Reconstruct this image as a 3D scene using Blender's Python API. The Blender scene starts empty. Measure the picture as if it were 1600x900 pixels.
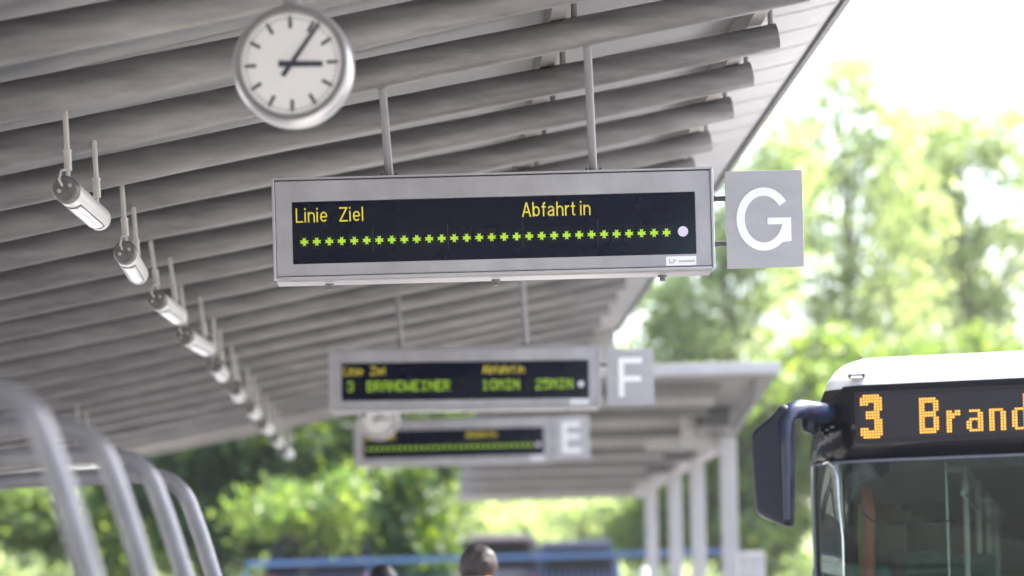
import bpy, bmesh, math, random
import numpy as np
from mathutils import Vector, Matrix
random.seed(7); rng = np.random.default_rng(7)
S = bpy.context.scene
C = S.collection
R = math.radians

# ------------------------------------------------------------------ camera, sky, sun, exposure
EYE = 1.4
F = 4000.0                      # focal length in photo pixels (1600 wide)
VPX, VPY = 657.0, 962.0         # where the platform's long direction vanishes
ROLL = R(1.5)
cam = bpy.data.cameras.new('camera'); co = bpy.data.objects.new('camera', cam); C.objects.link(co)
cam.sensor_width = 36; cam.lens = F*36/1600
cam.shift_x = (800-VPX)/1600; cam.shift_y = (VPY-450)/1600
cam.clip_end = 2000; cam.clip_start = 0.1
co.location = (0, 0, EYE)
co.rotation_euler = (Matrix.Rotation(R(90), 4, 'X') @ Matrix.Rotation(-ROLL, 4, 'Z')).to_euler()
cam.dof.use_dof = True; cam.dof.focus_distance = 11.15; cam.dof.aperture_fstop = 1.4
S.camera = co

SUN_EL, SUN_AZ = R(52), R(62)   # azimuth clockwise from +Y towards +X
w = bpy.data.worlds.new('World'); S.world = w; w.use_nodes = True
nt = w.node_tree; bg = nt.nodes['Background']
sky = nt.nodes.new('ShaderNodeTexSky'); sky.sky_type = 'NISHITA'; sky.sun_disc = False
sky.sun_elevation = SUN_EL; sky.sun_rotation = SUN_AZ; sky.dust_density = 4.0; sky.air_density = 1.0; sky.ozone_density = 1.0
nt.links.new(sky.outputs[0], bg.inputs[0]); bg.inputs[1].default_value = 0.15
sl = bpy.data.lights.new('sun', 'SUN'); so = bpy.data.objects.new('sun', sl); C.objects.link(so)
sl.energy = 4.5; sl.angle = R(0.5); sl.color = (1, .95, .87)
sd = Vector((math.sin(SUN_AZ)*math.cos(SUN_EL), math.cos(SUN_AZ)*math.cos(SUN_EL), math.sin(SUN_EL)))
so.rotation_euler = (-sd).to_track_quat('-Z', 'Y').to_euler()
so.location = (20, 10, 30)
S.view_settings.view_transform = 'Standard'; S.view_settings.look = 'None'
S.view_settings.gamma = 1; S.view_settings.use_curve_mapping = False
S.view_settings.exposure = 2.35
S.cycles.max_bounces = 8; S.cycles.transparent_max_bounces = 16
S.cycles.use_denoising = True; S.cycles.caustics_reflective = False; S.cycles.caustics_refractive = False
S.cycles.sample_clamp_indirect = 6

# ------------------------------------------------------------------ pixel <-> world
cr, sr = math.cos(ROLL), math.sin(ROLL)
def unroll(px, py):
    dx, dy = (px-VPX)/F, (VPY-py)/F
    return dx*cr + dy*sr, dy*cr - dx*sr
def P(px, py, Y):
    x, h = unroll(px, py)
    return Vector((x*Y, Y, EYE + h*Y))

# ------------------------------------------------------------------ materials
def mat(name, col, rough=.6, metal=0., var=0., scale=4., col2=None, bump=0., bscale=40., emis=None, estr=0., coat=0., spec=None, stretch=(1,1,1)):
    m = bpy.data.materials.new(name); m.use_nodes = True
    n = m.node_tree; b = n.nodes['Principled BSDF']
    b.inputs['Roughness'].default_value = rough; b.inputs['Metallic'].default_value = metal
    b.inputs['Base Color'].default_value = (*col, 1)
    if coat: b.inputs['Coat Weight'].default_value = coat; b.inputs['Coat Roughness'].default_value = .05
    if spec is not None: b.inputs['Specular IOR Level'].default_value = spec
    tc = n.nodes.new('ShaderNodeTexCoord'); mp = n.nodes.new('ShaderNodeMapping'); mp.inputs['Scale'].default_value = stretch
    n.links.new(tc.outputs['Object'], mp.inputs[0])
    if var or col2:
        t = n.nodes.new('ShaderNodeTexNoise'); t.inputs['Scale'].default_value = scale; t.inputs['Detail'].default_value = 6; t.inputs['Roughness'].default_value = .65
        n.links.new(mp.outputs[0], t.inputs['Vector'])
        r = n.nodes.new('ShaderNodeValToRGB'); r.color_ramp.elements[0].position = .32; r.color_ramp.elements[1].position = .68
        a = col2 if col2 else tuple(c*(1-var) for c in col); z = col if col2 else tuple(min(1, c*(1+var)) for c in col)
        r.color_ramp.elements[0].color = (*a, 1); r.color_ramp.elements[1].color = (*z, 1)
        n.links.new(t.outputs['Fac'], r.inputs[0]); n.links.new(r.outputs[0], b.inputs['Base Color'])
        rr = n.nodes.new('ShaderNodeMapRange'); rr.inputs['To Min'].default_value = rough*.8; rr.inputs['To Max'].default_value = min(1, rough*1.2)
        n.links.new(t.outputs['Fac'], rr.inputs['Value']); n.links.new(rr.outputs[0], b.inputs['Roughness'])
    if bump:
        t2 = n.nodes.new('ShaderNodeTexNoise'); t2.inputs['Scale'].default_value = bscale; t2.inputs['Detail'].default_value = 4
        n.links.new(mp.outputs[0], t2.inputs['Vector'])
        bp = n.nodes.new('ShaderNodeBump'); bp.inputs['Strength'].default_value = bump; bp.inputs['Distance'].default_value = .01
        n.links.new(t2.outputs['Fac'], bp.inputs['Height']); n.links.new(bp.outputs[0], b.inputs['Normal'])
    if emis:
        b.inputs['Emission Color'].default_value = (*emis, 1); b.inputs['Emission Strength'].default_value = estr
    return m

def leaf_mat(name, cols, trans, tw=.5):
    m = bpy.data.materials.new(name); m.use_nodes = True; n = m.node_tree
    b = n.nodes['Principled BSDF']; out = n.nodes['Material Output']
    g = n.nodes.new('ShaderNodeNewGeometry'); r = n.nodes.new('ShaderNodeValToRGB')
    r.color_ramp.elements[0].color = (*cols[0], 1); r.color_ramp.elements[1].color = (*cols[1], 1)
    n.links.new(g.outputs['Random Per Island'], r.inputs[0]); n.links.new(r.outputs[0], b.inputs['Base Color'])
    b.inputs['Roughness'].default_value = .45
    t = n.nodes.new('ShaderNodeBsdfTranslucent'); r2 = n.nodes.new('ShaderNodeValToRGB')
    r2.color_ramp.elements[0].color = (*trans[0], 1); r2.color_ramp.elements[1].color = (*trans[1], 1)
    n.links.new(g.outputs['Random Per Island'], r2.inputs[0]); n.links.new(r2.outputs[0], t.inputs[0])
    mx = n.nodes.new('ShaderNodeMixShader'); mx.inputs[0].default_value = tw
    n.links.new(b.outputs[0], mx.inputs[1]); n.links.new(t.outputs[0], mx.inputs[2]); n.links.new(mx.outputs[0], out.inputs[0])
    return m

def glass_mat(name, tint, refl=1.0):
    m = bpy.data.materials.new(name); m.use_nodes = True; n = m.node_tree
    n.nodes.remove(n.nodes['Principled BSDF']); out = n.nodes['Material Output']
    t = n.nodes.new('ShaderNodeBsdfTransparent'); t.inputs[0].default_value = (*tint, 1)
    g = n.nodes.new('ShaderNodeBsdfGlossy'); g.inputs['Roughness'].default_value = .02
    f = n.nodes.new('ShaderNodeFresnel'); f.inputs[0].default_value = 1.6
    mx = n.nodes.new('ShaderNodeMixShader'); mul = n.nodes.new('ShaderNodeMath'); mul.operation = 'MULTIPLY_ADD'
    mul.inputs[1].default_value = refl; mul.inputs[2].default_value = .01; mul.use_clamp = True
    n.links.new(f.outputs[0], mul.inputs[0]); n.links.new(mul.outputs[0], mx.inputs[0])
    n.links.new(t.outputs[0], mx.inputs[1]); n.links.new(g.outputs[0], mx.inputs[2]); n.links.new(mx.outputs[0], out.inputs[0])
    return m

M = dict(
 tube=mat('tube_paint', (.160,.153,.155), .40, var=.34, scale=4.5, bump=.08, bscale=60, stretch=(.5,3,3)),
 sheet=mat('roof_sheet', (.25,.25,.262), .55, var=.10, scale=1.2, bump=.1, bscale=25, stretch=(.4,2,1)),
 purlin=mat('purlin_paint', (.25,.235,.23), .5, var=.1),
 edge=mat('fascia_grey', (.09,.09,.095), .5, var=.1),
 deck=mat('deck_paint', (.15,.145,.14), .55, var=.12, scale=3),
 pale=mat('pale_fascia', (.38,.36,.345), .5, var=.08),
 rod=mat('rod_paint', (.23,.22,.235), .45, metal=.0, var=.08, scale=8),
 rodpale=mat('lamp_rod', (.46,.43,.41), .35, metal=.1, var=.08, scale=12),
 frame=mat('brushed_aluminium', (.37,.36,.385), .36, metal=.3, var=.15, scale=2.4, stretch=(1.6,1,1)),  # tone mottle paints soft reflections and smudges into the colour
 rim=mat('bright_rim', (.45,.44,.47), .28, metal=.5),
 dark=mat('dark_fitting', (.05,.05,.055), .45, var=.2),
 screen=mat('screen_glass', (.0035,.006,.017), .12, var=.2, scale=3, spec=.33),
 cell=mat('screen_cells', (.0042,.0065,.0165), .14, spec=.36),
 text=mat('yellow_lettering', (.58,.50,.045), .5, emis=(.85,.68,.05), estr=.05),
 flip=mat('green_dots', (.36,.58,.03), .5, emis=(.45,.80,.01), estr=.04),
 sensor=mat('sensor_lens', (.72,.60,.72), .25, col2=(.55,.62,.75), scale=60),
 joint=mat('joint_line', (.05,.055,.07), .5),
 white=mat('white_print', (.82,.82,.83), .4, var=.03),
 plate=mat('plate_aluminium', (.37,.365,.385), .5, metal=.0, var=.06, scale=5, stretch=(1,1,4)),
 grey_print=mat('grey_print', (.28,.28,.33), .6),
 clockface=mat('clock_face', (.68,.665,.65), .4, var=.02, scale=3),
 clockring=mat('clock_ring', (.20,.19,.19), .45, metal=.3, var=.05),
 clockrim=mat('clock_rim', (.50,.49,.51), .30, metal=.45),
 hand=mat('clock_hand', (.03,.03,.05), .5),
 lamp=mat('lamp_housing', (.72,.71,.72), .30, metal=.25, var=.04, scale=6),
 lens=mat('lamp_lens', (.92,.93,.92), .12, var=.03),
 cap=mat('lamp_cap', (.12,.115,.115), .4, var=.3, scale=30),
 arch=mat('galvanised_tube', (.20,.195,.21), .36, metal=.4, var=.22, scale=7),
 concrete=mat('column_concrete', (.40,.385,.385), .7, var=.08, scale=3),
 platform=mat('platform_paving', (.33,.32,.31), .85, var=.12, scale=2.5, bump=.3),
 asphalt=mat('asphalt', (.10,.10,.105), .9, var=.2, scale=6, bump=.4),
 paint=mat('road_paint', (.75,.75,.72), .7, var=.05),
 grass=mat('grass_ground', (.10,.16,.04), .95, col2=(.06,.10,.025), scale=.8, bump=.6),
 wall=mat('retaining_wall', (.30,.29,.28), .85, var=.15, scale=2),
 blue=mat('blue_railing', (.05,.115,.25), .45, var=.1),
 bark=mat('bark', (.09,.065,.05), .9, col2=(.05,.038,.03), scale=8, bump=.6, stretch=(3,3,.6)),
 bus_white=mat('bus_white', (.86,.87,.88), .25, coat=.6, var=.015),
 bus_black=mat('bus_black', (.003,.004,.010), .14, spec=.28, var=.2),
 bus_navy=mat('bus_mirror_navy', (.006,.010,.024), .42, spec=.35, var=.15, scale=6, bump=.08, bscale=120),
 mirror_arm=mat('mirror_arm_gloss', (.012,.020,.05), .26, spec=.5),
 seam=mat('rubber_seam', (.10,.11,.15), .4),
 ledpanel=mat('led_panel', (.012,.011,.020), .4, spec=.3),
 panel_line=mat('panel_line', (.022,.022,.034), .5),
 led=mat('led_amber', (.8,.35,.05), .5, emis=(1,.42,.05), estr=.36),
 interior=mat('bus_interior', (.10,.11,.11), .7, var=.2, scale=3),
 lining=mat('bus_lining', (.16,.165,.165), .6, var=.1),
 salmon=mat('salmon_trim', (.75,.20,.11), .4),
 yellow=mat('yellow_pole', (.55,.5,.03), .4),
 teal=mat('teal_seat', (.03,.30,.26), .8, var=.2, scale=20),
 chrome=mat('chrome_trim', (.7,.72,.75), .15, metal=1),
 suv=mat('suv_paint', (.060,.052,.056), .5, spec=.2, var=.05),
 car_blue=mat('blue_car_paint', (.008,.016,.042), .6, spec=.12),
 car_navy=mat('navy_car_paint', (.004,.006,.015), .6, spec=.1),
 carglass=mat('car_glass', (.003,.004,.004), .6, spec=.03),
 tyre=mat('tyre', (.02,.02,.02), .8),
 tail=mat('tail_light', (.6,.02,.05), .2),
 skin=mat('skin', (.55,.28,.22), .5, var=.06, scale=10),
 hair_grey=mat('grey_brown_hair', (.07,.058,.06), .55, col2=(.022,.018,.02), scale=22, bump=.9, bscale=90, stretch=(1.5,1.5,.35)),
 hair_black=mat('black_hair', (.012,.010,.014), .42, var=.4, scale=20, bump=.7, bscale=80, stretch=(1,1,.25)),
 mint=mat('mint_cloth', (.32,.62,.50), .9, var=.08, scale=12, bump=.2),
 greycloth=mat('grey_cloth', (.35,.36,.40), .9, var=.1, scale=12, bump=.2),
 jeans=mat('jeans', (.04,.06,.12), .9, var=.15, scale=20),
 shoe=mat('shoe_leather', (.03,.025,.02), .6),
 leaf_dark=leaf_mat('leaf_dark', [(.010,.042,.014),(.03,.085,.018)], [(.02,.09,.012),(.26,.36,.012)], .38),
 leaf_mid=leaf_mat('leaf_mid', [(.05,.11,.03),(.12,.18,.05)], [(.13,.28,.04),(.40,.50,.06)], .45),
 leaf_washed=leaf_mat('leaf_washed', [(.12,.19,.07),(.26,.31,.14)], [(.30,.46,.12),(.70,.76,.30)], .5),  # leaf tones paled: the overexposed, washed-out look is put into the colour
 glass=glass_mat('bus_windscreen', (.60,.68,.66), .38),
 tint=glass_mat('bus_side_glass', (.55,.6,.6), 1.0),
)

# ------------------------------------------------------------------ mesh builder
class MB:
    def __init__(s): s.v = []; s.f = []; s.sm = []
    def add(s, vs, fs, smooth=False):
        k = len(s.v); s.v += [tuple(v) for v in vs]
        s.f += [tuple(i+k for i in f) for f in fs]; s.sm += [smooth]*len(fs); return s
    def box(s, c, d, rot=None, bev=0.):
        hx, hy, hz = d[0]/2, d[1]/2, d[2]/2
        c = Vector(c)
        if bev:
            bm = bmesh.new(); bmesh.ops.create_cube(bm, size=1)
            for v in bm.verts: v.co = Vector((v.co.x*d[0], v.co.y*d[1], v.co.z*d[2]))
            bmesh.ops.bevel(bm, geom=list(bm.edges), offset=bev, segments=2, affect='EDGES', profile=.5)
            bm.verts.index_update()
            vs = [(rot @ v.co if rot else v.co)+c for v in bm.verts]; fs = [[v.index for v in f.verts] for f in bm.faces]; bm.free()
            return s.add(vs, fs)
        vs = [Vector((x, y, z)) for x in (-hx, hx) for y in (-hy, hy) for z in (-hz, hz)]
        if rot: vs = [rot @ v for v in vs]
        vs = [v+c for v in vs]
        return s.add(vs, [(0,1,3,2),(4,6,7,5),(0,4,5,1),(2,3,7,6),(0,2,6,4),(1,5,7,3)])
    def path(s, pts, r, n=16, cap=True):
        pts = [Vector(p) for p in pts]; rr = r if isinstance(r, (list, tuple)) else [r]*len(pts)
        vs = []; prev = None
        for i, p in enumerate(pts):
            t = (pts[min(i+1, len(pts)-1)]-pts[max(i-1, 0)]).normalized()
            if prev is None:
                a = Vector((0,0,1)) if abs(t.z) < .9 else Vector((1,0,0))
                nrm = t.cross(a).normalized()
            else: nrm = (prev - t*prev.dot(t)).normalized()
            prev = nrm; b = t.cross(nrm)
            vs += [p+(nrm*math.cos(2*math.pi*k/n)+b*math.sin(2*math.pi*k/n))*rr[i] for k in range(n)]
        fs = [(i*n+k, i*n+(k+1) % n, (i+1)*n+(k+1) % n, (i+1)*n+k) for i in range(len(pts)-1) for k in range(n)]
        s.add(vs, fs, True)
        if cap:
            m = len(pts)-1
            s.add(vs[:n], [tuple(range(n))[::-1]]); s.add(vs[m*n:], [tuple(range(n))])
        return s
    def prism(s, poly, y0, y1, ax='y'):     # poly in (x,z) extruded along y ; ax='x': poly in (y,z) along x ; 'z': (x,y) along z
        n = len(poly)
        f = {'y': lambda p, q: (p[0], q, p[1]), 'x': lambda p, q: (q, p[0], p[1]), 'z': lambda p, q: (p[0], p[1], q)}[ax]
        vs = [f(p, y0) for p in poly]+[f(p, y1) for p in poly]
        return s.add(vs, [tuple(range(n)), tuple(range(2*n-1, n-1, -1))]+[(i, i+n, (i+1) % n+n, (i+1) % n) for i in range(n)])
    def disc(s, c, r, y0, y1, n=32):
        return s.prism([(c[0]+r*math.cos(2*math.pi*k/n), c[1]+r*math.sin(2*math.pi*k/n)) for k in range(n)], y0, y1)
    def grid(s, rows, smooth=True):
        m, n = len(rows), len(rows[0])
        return s.add([p for r in rows for p in r], [(i*n+j, i*n+j+1, (i+1)*n+j+1, (i+1)*n+j) for i in range(m-1) for j in range(n-1)], smooth)
    def build(s, name, m, parent=None, fix=True):
        me = bpy.data.meshes.new(name); me.from_pydata(s.v, [], s.f)
        me.polygons.foreach_set('use_smooth', s.sm)
        if fix:
            bm = bmesh.new(); bm.from_mesh(me); bmesh.ops.recalc_face_normals(bm, faces=bm.faces); bm.to_mesh(me); bm.free()
        me.materials.append(m); me.update()
        o = bpy.data.objects.new(name, me); C.objects.link(o)
        if parent: o.parent = parent
        return o
def tag(o, label=None, cat=None, group=None, kind=None):
    if label: o['label'] = label
    if cat: o['category'] = cat
    if group: o['group'] = group
    if kind: o['kind'] = kind
    return o
def empty(name, loc, rot=(0,0,0)):
    o = bpy.data.objects.new(name, None); C.objects.link(o); o.location = loc; o.rotation_euler = rot; o.empty_display_size = .2
    return o
def copy_tree(o, parent=None):
    c = o.copy(); C.objects.link(c); c.parent = parent
    for ch in list(o.children): copy_tree(ch, c)
    return c
def struct(o): o['kind'] = 'structure'; return o
def text_mesh(txt, size, sx, m, name, parent, loc, off=0., ext=.001):
    cu = bpy.data.curves.new(name, 'FONT'); cu.body = txt; cu.size = size; cu.offset = off; cu.extrude = ext
    t = bpy.data.objects.new(name+'_src', cu); C.objects.link(t)
    dg = bpy.context.evaluated_depsgraph_get(); me = bpy.data.meshes.new_from_object(t.evaluated_get(dg))
    bpy.data.objects.remove(t)
    me.transform(Matrix.Diagonal((sx, 1, 1, 1)))
    me.transform(Matrix.Rotation(R(90), 4, 'X'))
    me.transform(Matrix.Translation(loc))
    me.materials.clear(); me.materials.append(m); me.name = name
    o = bpy.data.objects.new(name, me); C.objects.link(o); o.parent = parent
    return o

# ------------------------------------------------------------------ ground
def sheetobj(name, x0, x1, y0, y1, z, m):
    return struct(MB().add([(x0,y0,z),(x1,y0,z),(x1,y1,z),(x0,y1,z)], [(0,1,2,3)]).build(name, m))
sheetobj('ground', -900, 900, -300, 1500, -.16, M['grass'])
sheetobj('plaza', -80, 80, -80, 43.3, -.13, M['platform'])
struct(MB().box((-1.6, 13, -.075), (6.8, 60, .15)).build('platform', M['platform']))
sheetobj('road', 1.95, 30, -40, 43.3, -.10, M['asphalt'])
b = MB()
for k in range(14): b.add([(6.2,-8+k*3.2,-.096),(6.32,-8+k*3.2,-.096),(6.32,-6.4+k*3.2,-.096),(6.2,-6.4+k*3.2,-.096)], [(0,1,2,3)])
struct(b.build('road_marking', M['paint']))
struct(MB().box((1.87, 13, -.02), (.14, 60, .26), bev=.02).build('kerb', M['concrete']))
TER = 1.30          # the street behind lies higher
struct(MB().box((0, 443.7, TER/2-.1), (500, 800, TER+.2)).build('upper_street', M['asphalt']))
tag(MB().box((-1, 43.5, TER/2-.05), (24, .30, TER+.24)).build('retaining_wall', M['wall']), 'low grey retaining wall under the blue railing at the far end', 'wall')

# ------------------------------------------------------------------ main canopy
SL = .175
def tube_h(x): return 2.38 + SL*x       # tube axis above the eye
def zt(x): return EYE + tube_h(x)
can = tag(empty('platform_canopy', (-.8, 11, zt(-.8))), 'long sloping grey canopy roof of parallel round tubes over the platform', 'canopy')
co_ = Vector(can.location)
def rel(p): return tuple(Vector(p)-co_)
XL, XR, XE = -5.2, 1.747, 2.163
YE = 27.4
def zs(x): return zt(x)+.235-(min(XE-x, 5.06))*.030      # underside of the sheet
XM = XE-5.06
MB().prism([(x-co_.x, zs(x)+t-co_.z) for x, t in ((XL,0),(XM,0),(XE,0),(XE,.05),(XM,.05),(XL,.05))], -6-co_.y, YE-co_.y).build('roof_sheet', M['sheet'], can)
b = MB()   # joints of the sheet panels: narrow raised battens
y = 8.2
while y < YE:
    x0, x1 = XM+.02, XE-.02
    for yy, wd in ((y, .012), (y+.045, .006)):
        b.add([rel((x0,yy,zs(x0)-.004)), rel((x1,yy,zs(x1)-.004)), rel((x1,yy+wd,zs(x1)-.004)), rel((x0,yy+wd,zs(x0)-.004))], [(0,1,2,3)])
    y += .45
b.build('sheet_joints', M['purlin'], can)
ty = 12.01 - .9*4
tubes = []
while ty < YE-.35:
    b = MB(); n = 9
    xr = XR + random.uniform(-.012, .012)
    jy, jz = random.uniform(-.018,.018), random.uniform(-.007,.007)
    b.path([rel((XL+.03+(xr-XL-.03)*i/n, ty+jy, jz+ zt(XL+.03+(xr-XL-.03)*i/n)+.006*math.sin(i*1.3+ty))) for i in range(n+1)], [min(.085, .062+.0050*(XR-(XL+.03+(xr-XL-.03)*i/n))) for i in range(n+1)], 24)
    b.build('roof_tube', M['tube'], can); tubes.append(ty); ty += .9
for px_ in (1.64, .66):
    MB().prism([(px_-.035-co_.x, zt(px_-.035)+.063-co_.z), (px_+.035-co_.x, zt(px_+.035)+.063-co_.z), (px_+.035-co_.x, zs(px_+.035)-.004-co_.z), (px_-.035-co_.x, zs(px_-.035)-.004-co_.z)], 7-co_.y, YE-.1-co_.y).build('purlin', M['purlin'], can)
for px_ in (1.64, .66):
    for t in tubes:
        if t < 19: MB().path([rel((px_+.075, t, zt(px_+.075)+.05)), rel((px_+.075, t, zs(px_+.075)-.003))], .014, 8).build('strut', M['purlin'], can)
for nm, xx in (('eave', XE), ('eave', XL)):
    sgn = 1 if xx > 0 else -1
    MB().box(rel((xx+sgn*.02, (YE-6)/2, zs(xx)+.015)), (.036, YE+6, .075), bev=.006).build(nm, M['edge'], can)
n_ = 12
b = MB()
for (dy0, dy1, z0, z1) in ((.004, .05, -.09, .24),):
    b.prism([(XL-co_.x, zt(XL)+z0-co_.z), (XE-co_.x, zt(XE)+z0-co_.z), (XE-co_.x, zt(XE)+z1-co_.z), (XL-co_.x, zt(XL)+z1-co_.z)], YE+dy0-co_.y, YE+dy1-co_.y)
b.build('end_fascia', M['pale'], can)
MB().prism([(XL-co_.x, zt(XL)-.03-co_.z), (XE-.3-co_.x, zt(XE-.3)-.03-co_.z), (XE-.3-co_.x, zt(XE-.3)+.06-co_.z), (XL-co_.x, zt(XL)+.06-co_.z)], YE-.2-co_.y, YE-.1-co_.y).build('end_beam', M['pale'], can)

# ------------------------------------------------------------------ display signs
def star_poly(r):   # eight-pointed asterisk: four notched arms
    w = r*.30; pts = []
    for k in range(4):
        c, n = [(1,0),(0,1),(-1,0),(0,-1)][k]
        for x, y in ((w,-w),(r,-w*1.25),(r*.72,0),(r,w*1.25)): pts.append((x*c-y*n, x*n+y*c))
    return pts
def arc(cx, cy, rx, ry, a0, a1, n=14): return [(cx+rx*math.cos(R(a0+(a1-a0)*k/n)), cy+ry*math.sin(R(a0+(a1-a0)*k/n))) for k in range(n+1)]
T_ = .096
h_ = T_/2
GL = {   # width, strokes; cap height 1, x height .73
 'L': (.50, [[(h_,0),(h_,1)],[(h_,h_),(.50,h_)]]),
 'i': (.13, [[(h_,0),(h_,.73)],[(h_,.87),(h_,1)]]),
 'l': (.13, [[(h_,0),(h_,1)]]),
 'n': (.50, [[(h_,0),(h_,.73)],[(h_,.52)]+arc(.25,.44,.1875,.2275,150,0)+[(.4375,0)]]),
 'h': (.50, [[(h_,0),(h_,1)],[(h_,.52)]+arc(.25,.44,.1875,.2275,150,0)+[(.4375,0)]]),
 'e': (.53, [arc(.265,.365,.2025,.3025,0,318,26),[(.07,.365),(.46,.365)]]),
 'Z': (.62, [[(.02,1-h_),(.60,1-h_)],[(.55,1-h_),(.07,h_)],[(.02,h_),(.62,h_)]]),
 'A': (.64, [[(.05,0),(.32,1)],[(.59,0),(.32,1)],[(.14,.32),(.50,.32)]]),
 'b': (.52, [[(h_,0),(h_,1)],arc(.26,.365,.195,.3025,-180,180,26)]),
 'f': (.31, [[(.14,0),(.14,.80)]+arc(.26,.82,.12,.12,170,80,6),[(0,.66),(.30,.66)]]),
 'a': (.52, [[(.06,.55)]+arc(.25,.52,.17,.15,150,0,8)+[(.42,.0)],[(.42,.42),(.2,.38)]+arc(.20,.20,.145,.145,100,290,10)+[(.36,.12),(.42,.2)]]),
 'r': (.30, [[(h_,0),(h_,.73)],[(h_,.48)]+arc(.28,.50,.2,.17,150,85,6)]),
 't': (.31, [[(.14,.93),(.14,.16)]+arc(.24,.15,.10,.09,180,270,5)+[(.30,.06)],[(0,.66),(.30,.66)]]),
}
def write(txt, x, z, H, m, parent, y0=-.0075, y1=-.0062):
    b = MB(); k = 0
    for ch in txt:
        if ch == ' ': x += .23*H; continue
        wd, st = GL[ch]
        for q in st:
            k += 1; stroke(b, [(x+p[0]*H, z+p[1]*H) for p in q], T_*H, y0-.00005*(k % 3), y1)
        x += (wd+.105)*H
    return b.build('heading', m, parent)
FONT = {'3':["01110","10001","00001","00110","00001","10001","01110"],'B':["11110","10001","10001","11110","10001","10001","11110"],
'R':["11110","10001","10001","11110","10100","10010","10001"],'A':["01110","10001","10001","11111","10001","10001","10001"],
'N':["10001","11001","10101","10101","10011","10001","10001"],'D':["11110","10001","10001","10001","10001","10001","11110"],
'W':["10001","10001","10001","10101","10101","11011","10001"],'E':["11111","10000","10000","11110","10000","10000","11111"],
'I':["01110","00100","00100","00100","00100","00100","01110"],'M':["10001","11011","10101","10101","10001","10001","10001"],
'1':["00100","01100","00100","00100","00100","00100","01110"],'0':["01110","10001","10001","10001","10001","10001","01110"],
'2':["01110","10001","00001","00110","01000","10000","11111"],'5':["11111","10000","11110","00001","00001","10001","01110"]}

def stroke(b, pts, wd, y0, y1):      # rounded flat ribbon along a polyline
    pts = [Vector(p) for p in pts]; L = []; Rr = []
    for i, p in enumerate(pts):
        t = (pts[min(i+1, len(pts)-1)]-pts[max(i-1, 0)]).normalized(); n = Vector((-t.y, t.x))
        L.append(p+n*wd/2); Rr.append(p-n*wd/2)
    for i in range(len(pts)-1):
        b.prism([L[i], L[i+1], Rr[i+1], Rr[i]], y0, y1)

def letter(ch, parent, cx, cz, hgt, m):
    b = MB(); y0, y1 = -.007, -.0035
    if ch == 'G':
        a_, c_ = hgt*.43-.018, hgt/2-.018; pts = []
        for k in range(41):
            t = R(33+ (349-33)*k/40)
            pts.append((cx-.004+a_*math.cos(t), cz+c_*math.sin(t)))
        st = .036
        pts[0] = (pts[0][0], pts[0][1])
        Ls = []; Rs = []
        V = [Vector(p) for p in pts]
        for i, p in enumerate(V):
            t = (V[min(i+1, 40)]-V[max(i-1, 0)]).normalized(); n = Vector((-t.y, t.x)); Ls.append(p+n*st/2); Rs.append(p-n*st/2)
        # the lower end runs up into the vertical bar
        xr = cx-.004+a_*1.0
        k = len(b.v)
        vs = [(p.x, y0, p.y) for p in Ls]+[(p.x, y0, p.y) for p in Rs]+[(p.x, y1, p.y) for p in Ls]+[(p.x, y1, p.y) for p in Rs]
        n = 41; fs = []
        for i in range(40):
            fs += [(i, i+1, n+i+1, n+i), (2*n+i, 3*n+i, 3*n+i+1, 2*n+i+1), (i, 2*n+i, 2*n+i+1, i+1), (n+i, n+i+1, 3*n+i+1, 3*n+i)]
        fs += [(0, n, 3*n, 2*n), (n-1, 3*n-1, 4*n-1, 2*n-1)]
        b.add(vs, fs)
        xo, zc2 = xr+st/2, cz
        q = R(312); po_ = (cx-.004+(a_+st/2)*math.cos(q), cz+(c_+st/2)*math.sin(q))
        b.prism([(xr-.006, cz-.02), (po_[0]-.012, po_[1]+.012), po_, (xo, cz-.098), (xo, cz-.02)], y0-.0003, y1-.0003)
        b.prism([(xr-st/2+.0012, cz-.030), (xo, cz-.030), (xo, cz+.005), (xr-st/2+.0012, cz+.005)], y0-.0004, y1-.0004)
        b.prism([(cx+.012, cz-.024), (xr-st/2, cz-.024), (xr-st/2, cz+.005), (cx+.012, cz+.005)], y0-.0004, y1-.0004)
    else:
        st = .040; wd = hgt*.60; x0 = cx-wd/2; z0 = cz-hgt/2
        b.prism([(x0, z0), (x0+st, z0), (x0+st, z0+hgt), (x0, z0+hgt)], y0, y1)
        b.prism([(x0+st, z0+hgt-st), (x0+wd, z0+hgt-st), (x0+wd, z0+hgt), (x0+st, z0+hgt)], y0, y1)
        mz = z0+hgt*.53 if ch == 'E' else z0+hgt*.46
        b.prism([(x0+st, mz-st/2), (x0+wd*.95, mz-st/2), (x0+wd*.95, mz+st/2), (x0+st, mz+st/2)], y0, y1)
        if ch == 'E': b.prism([(x0+st, z0), (x0+wd, z0), (x0+wd, z0+st), (x0+st, z0+st)], y0, y1)
    return b.build('letter', m, parent)

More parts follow.
